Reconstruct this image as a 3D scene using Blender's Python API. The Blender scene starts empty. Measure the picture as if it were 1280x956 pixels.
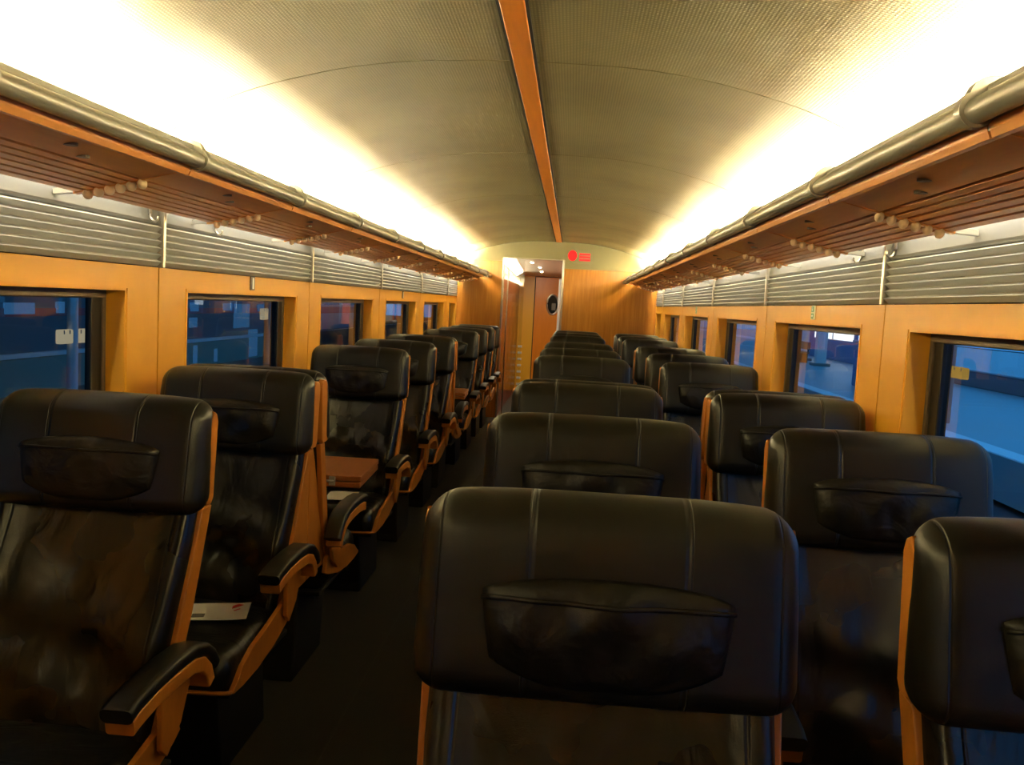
import bpy, bmesh, math, random
import numpy as np
from mathutils import Vector, Matrix
random.seed(7)
S = bpy.context.scene
COL = S.collection
PI = math.pi

# ------------------------------------------------------------------ materials
def nmat(name):
    m = bpy.data.materials.new(name); m.use_nodes = True
    nt = m.node_tree; b = nt.nodes['Principled BSDF']
    return m, nt, b

def N(nt, typ, **kw):
    n = nt.nodes.new(typ)
    for k, v in kw.items():
        if k in n.inputs: n.inputs[k].default_value = v
        else: setattr(n, k, v)
    return n

def simple(name, col, rough=.5, metal=0., spec=.5):
    m, nt, b = nmat(name)
    b.inputs['Base Color'].default_value = (*col, 1)
    b.inputs['Roughness'].default_value = rough
    b.inputs['Metallic'].default_value = metal
    b.inputs['Specular IOR Level'].default_value = spec
    return m

def emit(name, col, s):
    m = bpy.data.materials.new(name); m.use_nodes = True
    nt = m.node_tree; nt.nodes.clear()
    o = nt.nodes.new('ShaderNodeOutputMaterial'); e = nt.nodes.new('ShaderNodeEmission')
    e.inputs[0].default_value = (*col, 1); e.inputs[1].default_value = s
    nt.links.new(e.outputs[0], o.inputs[0])
    return m

def wood(name, c1, c2, scale=(2, 2, 14), rough=.35, bump=.0, axis='Object'):
    m, nt, b = nmat(name); L = nt.links.new
    tc = N(nt, 'ShaderNodeTexCoord'); mp = N(nt, 'ShaderNodeMapping')
    mp.inputs['Scale'].default_value = scale
    L(tc.outputs[axis], mp.inputs[0])
    n1 = N(nt, 'ShaderNodeTexNoise', Scale=3.0, Detail=5.0, Roughness=.6, Distortion=.6)
    L(mp.outputs[0], n1.inputs['Vector'])
    r = N(nt, 'ShaderNodeValToRGB')
    r.color_ramp.elements[0].position = .3; r.color_ramp.elements[1].position = .72
    r.color_ramp.elements[0].color = (*c1, 1); r.color_ramp.elements[1].color = (*c2, 1)
    L(n1.outputs[0], r.inputs[0]); L(r.outputs[0], b.inputs['Base Color'])
    b.inputs['Roughness'].default_value = rough
    if bump:
        bp = N(nt, 'ShaderNodeBump', Strength=bump, Distance=.002)
        L(n1.outputs[0], bp.inputs['Height']); L(bp.outputs[0], b.inputs['Normal'])
    return m

def leather(name, base=(.0065, .0060, .0042), rough=.36, wrinkle=.0, wscale=(6, 6, 3), seams=None, fine=.12):
    m, nt, b = nmat(name); L = nt.links.new
    tc = N(nt, 'ShaderNodeTexCoord'); oi = N(nt, 'ShaderNodeObjectInfo')
    add = N(nt, 'ShaderNodeVectorMath', operation='MULTIPLY_ADD')
    sc = N(nt, 'ShaderNodeCombineXYZ')
    mul = N(nt, 'ShaderNodeMath', operation='MULTIPLY'); mul.inputs[1].default_value = 37.
    L(oi.outputs['Random'], mul.inputs[0])
    for i in range(3): L(mul.outputs[0], sc.inputs[i])
    add.inputs[1].default_value = (1, 1, 1)
    L(tc.outputs['Object'], add.inputs[0]); L(sc.outputs[0], add.inputs[2])
    b.inputs['Base Color'].default_value = (*base, 1); b.inputs['Specular IOR Level'].default_value = .5
    # soft wear variation in colour and gloss
    nv = N(nt, 'ShaderNodeTexNoise', Scale=5., Detail=3.)
    L(add.outputs[0], nv.inputs['Vector'])
    rr = N(nt, 'ShaderNodeMapRange'); rr.inputs[1].default_value = .3; rr.inputs[2].default_value = .7
    rr.inputs[3].default_value = rough - .06; rr.inputs[4].default_value = rough + .1
    L(nv.outputs[0], rr.inputs[0]); L(rr.outputs[0], b.inputs['Roughness'])
    grain = N(nt, 'ShaderNodeTexVoronoi', Scale=420.)
    L(tc.outputs['Object'], grain.inputs['Vector'])
    b1 = N(nt, 'ShaderNodeBump', Strength=fine, Distance=.0008)
    L(grain.outputs['Distance'], b1.inputs['Height'])
    last = b1
    if wrinkle:
        mp = N(nt, 'ShaderNodeMapping'); mp.inputs['Scale'].default_value = wscale
        L(add.outputs[0], mp.inputs[0])
        n2 = N(nt, 'ShaderNodeTexNoise', Scale=1.0, Detail=2.5, Roughness=.5, Distortion=1.2)
        L(mp.outputs[0], n2.inputs['Vector'])
        b2 = N(nt, 'ShaderNodeBump', Strength=1.0, Distance=wrinkle)
        L(n2.outputs[0], b2.inputs['Height']); L(last.outputs[0], b2.inputs['Normal'])
        last = b2
    if seams:
        sx = N(nt, 'ShaderNodeSeparateXYZ'); L(tc.outputs['Object'], sx.inputs[0])
        ab = N(nt, 'ShaderNodeMath', operation='ABSOLUTE'); L(sx.outputs[0], ab.inputs[0])
        prev = None
        for s, w in seams:
            d = N(nt, 'ShaderNodeMath', operation='SUBTRACT'); d.inputs[1].default_value = s
            L(ab.outputs[0], d.inputs[0])
            a2 = N(nt, 'ShaderNodeMath', operation='ABSOLUTE'); L(d.outputs[0], a2.inputs[0])
            mr = N(nt, 'ShaderNodeMapRange', interpolation_type='SMOOTHSTEP'); mr.inputs[1].default_value = 0; mr.inputs[2].default_value = w
            mr.inputs[3].default_value = 0; mr.inputs[4].default_value = 1
            L(a2.outputs[0], mr.inputs[0])
            if prev is None: prev = mr
            else:
                mn = N(nt, 'ShaderNodeMath', operation='MINIMUM'); L(prev.outputs[0], mn.inputs[0]); L(mr.outputs[0], mn.inputs[1]); prev = mn
        b3 = N(nt, 'ShaderNodeBump', Strength=1.0, Distance=.0016)
        L(prev.outputs[0], b3.inputs['Height']); L(last.outputs[0], b3.inputs['Normal'])
        last = b3
    L(last.outputs[0], b.inputs['Normal'])
    return m

M = {}
M['leather_head'] = leather('leather headrest', rough=.38, wrinkle=.003, wscale=(5, 5, 5), seams=[(.108, .005), (.114, .002), (.24, .0025)])
M['leather_back'] = leather('leather backrest', rough=.27, wrinkle=.006, wscale=(9, 7, 4), seams=[(.205, .005)])
M['leather_seat'] = leather('leather cushion', rough=.33, wrinkle=.007, wscale=(5, 13, 6))
M['leather_pillow'] = leather('leather pillow', base=(.0075, .0065, .0048), rough=.42, wrinkle=.006, wscale=(12, 9, 15))
M['leather_arm'] = leather('leather armrest', base=(.007, .0065, .005), rough=.4)
M['seat_wood'] = wood('beech trim', (.50, .17, .020), (.60, .215, .028), (9, 9, 3), .4)
M['wall_wood'] = wood('honey veneer', (.66, .29, .016), (.72, .325, .020), (.6, 2, 2), .42)
M['rack_wood'] = wood('rack beech', (.62, .245, .06), (.70, .29, .08), (16, 1.2, 16), .38)
M['rack_slat'] = wood('rack slat beech', (.56, .20, .05), (.64, .24, .062), (16, 1.2, 16), .38)
M['bulk_wood'] = wood('bulkhead veneer', (.32, .125, .018), (.46, .195, .030), (14, 14, .7), .22)
M['corr_wood'] = wood('corridor veneer', (.34, .09, .03), (.42, .12, .035), (5, 5, .8), .2)
M['door_wood'] = wood('orange door veneer', (.72, .22, .012), (.80, .26, .016), (6, 6, .6), .3)
M['yellow_panel'] = simple('yellow panel', (.82, .43, .03), .35)
M['table_wood'] = wood('table beech', (.36, .12, .035), (.44, .155, .045), (16, 3, 16), .35)
M['strip_orange'] = wood('ceiling strip orange', (.56, .165, .006), (.64, .20, .008), (20, 1, 20), .4)
M['dark'] = simple('dark recess', (.012, .010, .008), .7)
M['rubber'] = simple('black window rubber', (.010, .009, .009), .45)
M['frame_grey'] = simple('window frame grey brown', (.11, .075, .05), .45)
M['steel'] = simple('brushed steel', (.52, .48, .42), .28, 1.)
M['rail'] = simple('anodised rail', (.38, .365, .35), .38, .4)
M['lip'] = simple('rail lip', (.38, .365, .345), .5, .2)
M['chrome'] = simple('chrome', (.75, .74, .72), .25, .4)
M['slat'] = simple('louvre aluminium', (.40, .40, .41), .42, .0)
M['plate'] = simple('louvre plate', (.15, .145, .135), .5, .0)
M['white'] = simple('white plastic', (.75, .73, .68), .4)
M['paper'] = simple('white paper', (.80, .79, .78), .6)
M['red_ink'] = simple('red ink', (.65, .02, .02), .6)
M['grey_ink'] = simple('grey ink', (.18, .17, .17), .6)
M['sign_green'] = simple('sign green', (.10, .30, .12), .5)
M['sign_cream'] = simple('sign cream', (.62, .58, .36), .5)
M['base_black'] = simple('black seat base', (.008, .007, .006), .6)
M['shell'] = simple('seat back shell', (.02, .016, .012), .45)
M['red_led'] = emit('red led', (1., .02, .015), 1.5)
M['red_led_dim'] = emit('red led text', (1., .06, .045), .9)
M['led_panel'] = simple('led panel', (.10, .03, .02), .4)
M['knob'] = simple('rack stud', (.80, .58, .40), .35)

# carpet
m, nt, b = nmat('carpet'); L = nt.links.new
tc = N(nt, 'ShaderNodeTexCoord'); n1 = N(nt, 'ShaderNodeTexNoise', Scale=220., Detail=3.)
L(tc.outputs['Object'], n1.inputs['Vector'])
r = N(nt, 'ShaderNodeValToRGB'); r.color_ramp.elements[0].color = (.016, .0145, .011, 1); r.color_ramp.elements[1].color = (.038, .034, .026, 1)
L(n1.outputs[0], r.inputs[0]); L(r.outputs[0], b.inputs['Base Color']); b.inputs['Roughness'].default_value = .95
bp = N(nt, 'ShaderNodeBump', Strength=.5, Distance=.003); L(n1.outputs[0], bp.inputs['Height']); L(bp.outputs[0], b.inputs['Normal'])
M['carpet'] = m

# ceiling: woven metallic fabric
m, nt, b = nmat('ceiling weave'); L = nt.links.new
tc = N(nt, 'ShaderNodeTexCoord')
w1 = N(nt, 'ShaderNodeTexWave', Scale=26., Distortion=.4, Detail=1.); w1.wave_type = 'BANDS'; w1.bands_direction = 'Y'
w2 = N(nt, 'ShaderNodeTexWave', Scale=30., Distortion=.3, Detail=1.); w2.wave_type = 'BANDS'; w2.bands_direction = 'X'
L(tc.outputs['UV'], w1.inputs['Vector']); L(tc.outputs['UV'], w2.inputs['Vector'])
mx = N(nt, 'ShaderNodeMath', operation='MULTIPLY'); L(w1.outputs['Fac'], mx.inputs[0]); L(w2.outputs['Fac'], mx.inputs[1])
nz = N(nt, 'ShaderNodeTexNoise', Scale=1.6, Detail=4.); L(tc.outputs['Object'], nz.inputs['Vector'])
mz = N(nt, 'ShaderNodeMath', operation='MULTIPLY_ADD'); mz.inputs[1].default_value = .6; L(mx.outputs[0], mz.inputs[0]); L(nz.outputs[0], mz.inputs[2])
r = N(nt, 'ShaderNodeValToRGB'); r.color_ramp.elements[0].position = .3; r.color_ramp.elements[1].position = 1.
r.color_ramp.elements[0].color = (.145, .124, .058, 1); r.color_ramp.elements[1].color = (.32, .272, .13, 1)
L(mz.outputs[0], r.inputs[0]); L(r.outputs[0], b.inputs['Base Color'])
b.inputs['Roughness'].default_value = .5; b.inputs['Metallic'].default_value = .3
bp = N(nt, 'ShaderNodeBump', Strength=.35, Distance=.002); L(mx.outputs[0], bp.inputs['Height']); L(bp.outputs[0], b.inputs['Normal'])
M['ceiling'] = m
M['fascia'] = simple('fascia grey', (.21, .185, .095), .5)

# glass: clear pane with Fresnel reflection
def glass(name, tint=(1, 1, 1), boost=1.0):
    m = bpy.data.materials.new(name); m.use_nodes = True
    nt = m.node_tree; nt.nodes.clear(); L = nt.links.new
    o = N(nt, 'ShaderNodeOutputMaterial'); t = N(nt, 'ShaderNodeBsdfTransparent'); g = N(nt, 'ShaderNodeBsdfGlossy')
    t.inputs[0].default_value = (*tint, 1); g.inputs['Roughness'].default_value = .0
    ge = N(nt, 'ShaderNodeNewGeometry'); dt = N(nt, 'ShaderNodeVectorMath', operation='DOT_PRODUCT')
    L(ge.outputs['Normal'], dt.inputs[0]); L(ge.outputs['Incoming'], dt.inputs[1])
    ab = N(nt, 'ShaderNodeMath', operation='ABSOLUTE'); L(dt.outputs['Value'], ab.inputs[0])
    om = N(nt, 'ShaderNodeMath', operation='SUBTRACT'); om.inputs[0].default_value = 1; L(ab.outputs[0], om.inputs[1])
    pw = N(nt, 'ShaderNodeMath', operation='POWER'); pw.inputs[1].default_value = 5; L(om.outputs[0], pw.inputs[0])
    f = N(nt, 'ShaderNodeMath', operation='MULTIPLY_ADD'); f.inputs[1].default_value = .96; f.inputs[2].default_value = .04; L(pw.outputs[0], f.inputs[0])
    mu = N(nt, 'ShaderNodeMath', operation='MULTIPLY'); mu.use_clamp = True
    mu.inputs[1].default_value = boost
    mix = N(nt, 'ShaderNodeMixShader')
    L(f.outputs[0], mu.inputs[0]); L(mu.outputs[0], mix.inputs[0]); L(t.outputs[0], mix.inputs[1]); L(g.outputs[0], mix.inputs[2]); L(mix.outputs[0], o.inputs[0])
    return m
M['glass'] = glass('window glass', (.86, .92, .95), 1.6)
M['door_glass'] = glass('partition glass', (.97, .97, .95), 2.0)

# exterior
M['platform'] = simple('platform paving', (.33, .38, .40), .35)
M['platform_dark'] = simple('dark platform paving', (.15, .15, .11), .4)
M['track'] = simple('ballast', (.05, .055, .06), .8)
M['stripe'] = simple('white stripe and lit band', (.85, .85, .85), .5)
M['concrete'] = simple('concrete pillar', (.75, .74, .72), .6)
M['cabinet_blue'] = simple('blue cabinet', (.10, .22, .42), .5)
M['bench_brown'] = simple('bench wood', (.28, .13, .06), .5)
M['sign_yellow'] = simple('yellow sign', (.72, .42, .10), .5)
M['post_brown'] = simple('brown post', (.34, .22, .18), .5)
M['train_grey'] = simple('train body', (.32, .36, .42), .4)
M['train_red'] = simple('train red stripe', (.30, .03, .03), .4)
M['train_glass'] = simple('train windows', (.01, .014, .02), .1)
M['lit_blue'] = emit('blue lit window', (.07, .27, .62), .24)
M['lit_white'] = emit('lit shop window', (.85, .93, 1.), 1.6)
M['hut_lower'] = simple('hut lower wall', (.26, .27, .20), .5)
M['hut_dark'] = simple('hut wall', (.10, .12, .13), .5)
M['sign_yellow_lit'] = emit('yellow reflection glow', (.62, .36, .07), .42)  # glow stands in for a yellow reflection in the window glass
M['sign_cream_lit'] = emit('cream reflection glow', (.62, .52, .34), .42)  # emission put in for a cream reflection on the pane
M['dark_cover'] = simple('dark_cover', (.08, .08, .09), .8)

# ------------------------------------------------------------------ mesh helpers
def obj(name, bm, mat=None, parent=None, smooth=False, angle=None):
    me = bpy.data.meshes.new(name)
    bm.normal_update(); bm.to_mesh(me); bm.free()
    if mat is not None:
        me.materials.append(M[mat] if isinstance(mat, str) else mat)
    if smooth or angle is not None:
        for p in me.polygons: p.use_smooth = True
        if angle is not None: me.set_sharp_from_angle(angle=math.radians(angle))
    o = bpy.data.objects.new(name, me); COL.objects.link(o)
    if parent: o.parent = parent
    return o

def thing(name, label, cat, loc=(0, 0, 0), rz=0, group=None):
    o = bpy.data.objects.new(name, None); COL.objects.link(o)
    o.empty_display_size = .05; o.location = loc; o.rotation_euler = (0, 0, rz)
    return tag(o, label, cat, group)

def tag(o, label, cat, group=None, kind=None):
    o['label'] = label; o['category'] = cat
    if group: o['group'] = group
    if kind: o['kind'] = kind
    return o

def struct(name, bm, mat, parent=None, **kw):
    o = obj(name, bm, mat, parent, **kw)
    o['kind'] = 'structure'
    return o

def box(bm, x0, x1, y0, y1, z0, z1, bev=0.):
    tmp = bmesh.new()
    bmesh.ops.create_cube(tmp, size=1)
    for v in tmp.verts:
        v.co = Vector(((x0 + x1) / 2 + v.co.x * (x1 - x0), (y0 + y1) / 2 + v.co.y * (y1 - y0), (z0 + z1) / 2 + v.co.z * (z1 - z0)))
    if bev: bmesh.ops.bevel(tmp, geom=tmp.edges[:], offset=bev, segments=2, affect='EDGES', profile=.5)
    merge(bm, tmp); return bm

def merge(bm, tmp):
    mp = {}
    for v in tmp.verts: mp[v] = bm.verts.new(v.co)
    for f in tmp.faces:
        try: bm.faces.new([mp[v] for v in f.verts])
        except ValueError: pass
    tmp.free()

def cyl(bm, a, b, r, seg=12, r2=None):
    a, b = Vector(a), Vector(b); d = b - a
    tmp = bmesh.new()
    bmesh.ops.create_cone(tmp, cap_ends=True, segments=seg, radius1=r, radius2=r if r2 is None else r2, depth=d.length)
    q = Vector((0, 0, 1)).rotation_difference(d)
    mt = Matrix.Translation((a + b) / 2) @ q.to_matrix().to_4x4()
    bmesh.ops.transform(tmp, matrix=mt, verts=tmp.verts[:])
    merge(bm, tmp); return bm

def ball(bm, c, r, u=10, v=7, sc=(1, 1, 1)):
    tmp = bmesh.new(); bmesh.ops.create_uvsphere(tmp, u_segments=u, v_segments=v, radius=r)
    for w in tmp.verts: w.co = Vector((c[0] + w.co.x * sc[0], c[1] + w.co.y * sc[1], c[2] + w.co.z * sc[2]))
    merge(bm, tmp); return bm

def axis_pts(h, r, n, k=4):
    a = [h - r + r * math.tan(PI / 4 * i / k) for i in range(k + 1)]
    mid = list(np.linspace(-(h - r), h - r, n + 1))
    return [-x for x in reversed(a)] + mid[1:-1] + a if n > 1 else [-x for x in reversed(a)] + a

def rbox(sx, sy, sz, r, n=(8, 2, 6), fn=None, k=4):
    """rounded box centred on the origin, a dense grid that fn may bend"""
    hs = (sx / 2, sy / 2, sz / 2)
    ax = [axis_pts(hs[i], r, n[i], k) for i in range(3)]
    bm = bmesh.new(); cache = {}
    def vert(p):
        key = tuple(round(c, 6) for c in p)
        if key in cache: return cache[key]
        c = [max(-(hs[i] - r), min(hs[i] - r, p[i])) for i in range(3)]
        d = Vector([p[i] - c[i] for i in range(3)])
        q = Vector(c) + (d.normalized() * r if d.length > 1e-9 else d)
        if fn: q = Vector(fn(q))
        cache[key] = bm.verts.new(q); return cache[key]
    for i in range(3):
        j, l = (i + 1) % 3, (i + 2) % 3
        for s in (-1, 1):
            for a0, a1 in zip(ax[j][:-1], ax[j][1:]):
                for b0, b1 in zip(ax[l][:-1], ax[l][1:]):
                    pts = []
                    for (a, b_) in ((a0, b0), (a1, b0), (a1, b1), (a0, b1)):
                        p = [0, 0, 0]; p[i] = s * hs[i]; p[j] = a; p[l] = b_
                        pts.append(vert(p))
                    if s < 0: pts.reverse()
                    try: bm.faces.new(pts)
                    except ValueError: pass
    return bm

def prism(pts, lo, hi, plane='yz', bev=0.):
    """extrude a closed polygon: pts in (y,z) along x (or (x,z) along y, (x,y) along z)"""
    bm = bmesh.new()
    def mk(p, t):
        return {'yz': (t, p[0], p[1]), 'xz': (p[0], t, p[1]), 'xy': (p[0], p[1], t)}[plane]
    a = [bm.verts.new(mk(p, lo)) for p in pts]; b_ = [bm.verts.new(mk(p, hi)) for p in pts]
    bm.faces.new(a); bm.faces.new(b_[::-1])
    n = len(pts)
    for i in range(n): bm.faces.new((a[i], b_[i], b_[(i + 1) % n], a[(i + 1) % n]))
    bmesh.ops.recalc_face_normals(bm, faces=bm.faces[:])
    if bev:
        es = [e for e in bm.edges if len(e.link_faces) == 2 and e.calc_face_angle(0) > .6]
        bmesh.ops.bevel(bm, geom=es, offset=bev, segments=2, affect='EDGES', profile=.5)
    return bm

def sweep(path, prof, x0=0., cap=True):
    """sweep a closed profile (x, n) along a path of (y,z); n is along the path normal"""
    bm = bmesh.new(); rings = []
    P = [Vector((0, p[0], p[1])) for p in path]
    for i, p in enumerate(P):
        t = (P[min(i + 1, len(P) - 1)] - P[max(i - 1, 0)]).normalized()
        nrm = Vector((0, -t.z, t.y))
        sc = path[i][2] if len(path[i]) > 2 else 1.
        rings.append([bm.verts.new(Vector((x0 + a, 0, 0)) + p + nrm * (b_ * sc)) for a, b_ in prof])
    n = len(prof)
    for r0, r1 in zip(rings[:-1], rings[1:]):
        for i in range(n): bm.faces.new((r0[i], r1[i], r1[(i + 1) % n], r0[(i + 1) % n]))
    if cap: bm.faces.new(rings[0]); bm.faces.new(rings[-1][::-1])
    bmesh.ops.recalc_face_normals(bm, faces=bm.faces[:])
    return bm

def tube(pts, r, seg=8, closed=False):
    bm = bmesh.new(); P = [Vector(p) for p in pts]; rings = []
    up = Vector((0, 0, 1))
    for i, p in enumerate(P):
        t = (P[min(i + 1, len(P) - 1)] - P[max(i - 1, 0)]).normalized()
        a = t.cross(up)
        if a.length < 1e-3: a = t.cross(Vector((1, 0, 0)))
        a.normalize(); b_ = a.cross(t)
        rings.append([bm.verts.new(p + (a * math.cos(2 * PI * k / seg) + b_ * math.sin(2 * PI * k / seg)) * r) for k in range(seg)])
    for r0, r1 in zip(rings[:-1], rings[1:]):
        for i in range(seg): bm.faces.new((r0[i], r1[i], r1[(i + 1) % seg], r0[(i + 1) % seg]))
    bm.faces.new(rings[0]); bm.faces.new(rings[-1][::-1])
    bmesh.ops.recalc_face_normals(bm, faces=bm.faces[:])
    return bm

def rrect(w, h, r, k=4):
    out = []
    for cx, cy, a0 in ((w / 2 - r, h / 2 - r, 0), (-w / 2 + r, h / 2 - r, 90), (-w / 2 + r, -h / 2 + r, 180), (w / 2 - r, -h / 2 + r, 270)):
        for i in range(k + 1):
            a = math.radians(a0 + 90 * i / k); out.append((cx + r * math.cos(a), cy + r * math.sin(a)))
    return out

def kids(o): return [c for c in o.children]
def dup(root, loc, rz, label, group=None, wall=0):
    r_ = root.copy(); COL.objects.link(r_); r_.location = loc; r_.rotation_euler = (0, 0, rz); r_['label'] = label
    if group: r_['group'] = group
    for ch in list(root.children):
        if wall and ch.name.startswith('armrest') and sum(v.co.x for v in ch.data.vertices) * wall > 0: continue   # no armrest against the wall
        c = ch.copy(); COL.objects.link(c); c.parent = r_
        for g in list(ch.children):
            d = g.copy(); COL.objects.link(d); d.parent = c
    return r_

# ------------------------------------------------------------------ carriage shell
W = 1.30            # half width at the wall face
YB, YE = -2.41, 11.40
PITCH = 1.84
SEAMS = [-2.41 + PITCH * i for i in range(8)]       # -2.41 ... 10.47
CP = [(0, 2.345), (.2, 2.342), (.4, 2.333), (.6, 2.308), (.75, 2.277), (.9, 2.238), (1.0, 2.205), (1.1, 2.163), (1.18, 2.118), (1.25, 2.068), (1.30, 2.01), (1.33, 1.94), (1.34, 1.86)]
prof = [(-x, z) for x, z in reversed(CP[1:])] + CP

def ceiling_z(x):
    x = abs(x)
    for (a, za), (b_, zb) in zip(CP[:-1], CP[1:]):
        if a <= x <= b_: return za + (zb - za) * (x - a) / (b_ - a)
    return CP[-1][1]

# smooth profile by Catmull style resampling
xs = []
for i in range(len(prof) - 1):
    p0 = prof[max(i - 1, 0)]; p1 = prof[i]; p2 = prof[i + 1]; p3 = prof[min(i + 2, len(prof) - 1)]
    for t in (0, .25, .5, .75):
        q = [.5 * (2 * p1[j] + (p2[j] - p0[j]) * t + (2 * p0[j] - 5 * p1[j] + 4 * p2[j] - p3[j]) * t * t + (-p0[j] + 3 * p1[j] - 3 * p2[j] + p3[j]) * t ** 3) for j in (0, 1)]
        xs.append(q)
xs.append(prof[-1])
bm = bmesh.new(); uvl = bm.loops.layers.uv.new('UVMap')
arc = [0]
for a, b_ in zip(xs[:-1], xs[1:]): arc.append(arc[-1] + math.dist(a, b_))
ysec = []
for s0, s1 in zip([-2.41] + SEAMS[1:], SEAMS[1:] + [YE]):
    ysec.append((s0 + .0045, s1 - .0045))
for y0, y1 in ysec:
    A = [bm.verts.new((x, y0, z)) for x, z in xs]; B = [bm.verts.new((x, y1, z)) for x, z in xs]
    A2 = [bm.verts.new((x, y0, z + .012)) for x, z in xs]; B2 = [bm.verts.new((x, y1, z + .012)) for x, z in xs]
    for i in range(len(xs) - 1):
        f = bm.faces.new((A[i], B[i], B[i + 1], A[i + 1]))
        for l, (u, v) in zip(f.loops, ((arc[i], y0), (arc[i], y1), (arc[i + 1], y1), (arc[i + 1], y0))): l[uvl].uv = (u, v)
        bm.faces.new((A[i], A[i + 1], A2[i + 1], A2[i])); bm.faces.new((B[i], B2[i], B2[i + 1], B[i + 1]))
struct('ceiling', bm, 'ceiling', angle=50)
# dark backing above the ceiling joints
bm = bmesh.new()
A = [bm.verts.new((x * 1.01, YB - .05, z + .013)) for x, z in xs]; B = [bm.verts.new((x * 1.01, 16.2, z + .013)) for x, z in xs]
for i in range(len(xs) - 1): bm.faces.new((A[i], B[i], B[i + 1], A[i + 1]))
struct('ceiling_backing', bm, 'dark')
# centre strip
bm = bmesh.new(); box(bm, -.036, .036, YB, YE - .02, 2.332, 2.344, .003)
struct('trim_1', bm, 'strip_orange')
bm = bmesh.new(); box(bm, -.046, -.0365, YB, YE - .02, 2.338, 2.346); box(bm, .0365, .046, YB, YE - .02, 2.338, 2.346)
struct('trim_2', bm, 'dark')
# floor
bm = bmesh.new(); box(bm, -1.4, 1.4, YB - .1, 16.2, -.08, 0)
struct('floor', bm, 'carpet')
bm = bmesh.new()
for x in (-.52, -.10): box(bm, x - .004, x + .004, YB, YE, .0, .0015)
struct('trim_3', bm, simple('carpet seam', (.03, .027, .02), .9))

# side walls: yellow panels with deep window openings
ZT, ZW0, ZW1 = 1.567, .74, 1.479
WIN = []
for side, nm in ((-1, 'wall_left'), (1, 'wall_right')):
    bm = bmesh.new()
    def bx(xa, xb, y0, y1, z0, z1, b_=0): box(bm, min(side * xa, side * xb), max(side * xa, side * xb), y0, y1, z0, z1, b_)
    for s0, s1 in zip(SEAMS, SEAMS[1:] + [YE + .0]):
        a, e = s0 + .004, s1 - .004
        w0, w1 = s0 + .245, (s0 + 1.60 if s1 - s0 > 1.5 else s1 - .12)
        bx(W, W + .085, a, e, ZW1, ZT)
        bx(W, W + .085, a, e, 0, ZW0)
        bx(W, W + .085, a, w0, ZW0, ZW1); bx(W, W + .085, w1, e, ZW0, ZW1)
        WIN.append((side, w0, w1))
    struct(nm, bm, 'wall_wood')
    # shallow raised edging round every opening
    bm = bmesh.new()
    for (sd, w0, w1) in WIN:
        if sd != side: continue
        t = .006
        bx(W - .003, W + .02, w0 - .018, w1 + .018, ZW1 + .008, ZW1 + .016)
        bx(W - .003, W + .02, w0 - .018, w0 - .010, ZW0, ZW1 + .008); bx(W - .003, W + .02, w1 + .010, w1 + .018, ZW0, ZW1 + .008)
    struct('trim_%d' % (4 if side < 0 else 5), bm, 'wall_wood')
    # outer skin, leaving the window holes
    bm = bmesh.new()
    bx(W + .086, W + .14, YB - .1, YE, -.08, ZW0); bx(W + .086, W + .14, YB - .1, YE, ZW1, 2.05)
    prev = YB - .1
    for (sd, w0, w1) in WIN:
        if sd != side: continue
        bx(W + .086, W + .14, prev, w0, ZW0, ZW1); prev = w1
    bx(W + .086, W + .14, prev, YE, ZW0, ZW1)
    bx(W + .032, W + .086, YB - .1, YE, 1.567, 2.05)
    struct('wall_outer_left' if side < 0 else 'wall_outer_right', bm, 'dark')
    # skirting with heater grille
    bm = bmesh.new(); bx(W - .05, W, YB, YE, 0, .14, .01)
    struct('baseboard_left' if side < 0 else 'baseboard_right', bm, 'plate')

for i, (side, w0, w1) in enumerate(WIN):
    nm = 'window_%d' % (i + 1)
    root = bpy.data.objects.new(nm, None); COL.objects.link(root); root['kind'] = 'structure'
    root.location = (side * (W + .075), (w0 + w1) / 2, ZW0); hw = (w1 - w0) / 2; H = ZW1 - ZW0
    # outer thin grey bead
    bm = bmesh.new(); T = .022
    for (a, e, z0, z1) in ((-hw, hw, H - T - .006, H), (-hw, hw, 0, T), (-hw, -hw + T, T, H - T), (hw - T, hw, T, H - T)):
        box(bm, -.010, .010, a, e, z0, z1, .003)
    obj('frame', bm, 'frame_grey', root)
    bm = bmesh.new(); R = .085
    for (a, e, z0, z1) in ((-hw + T, hw - T, H - T - .008, H - T), (-hw + T, hw - T, T, T + .05), (-hw + T, -hw + R, T, H - T), (hw - R, hw - T, T, H - T)):
        box(bm, -.006 + side * .004, .010 + side * .004, a, e, z0, z1, .003)
    obj('seal', bm, 'rubber', root)
    bm = bmesh.new(); x = side * .012
    v = [bm.verts.new(p) for p in ((x, -hw + .03, .03), (x, hw - .03, .03), (x, hw - .03, H - .02), (x, -hw + .03, H - .02))]
    bm.faces.new(v)
    obj('pane', bm, 'glass', root)

# near end wall behind the camera
bm = bmesh.new(); box(bm, -1.4, 1.4, YB - .1, YB - .02, 0, 2.4)
struct('wall_near', bm, 'bulk_wood')

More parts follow.
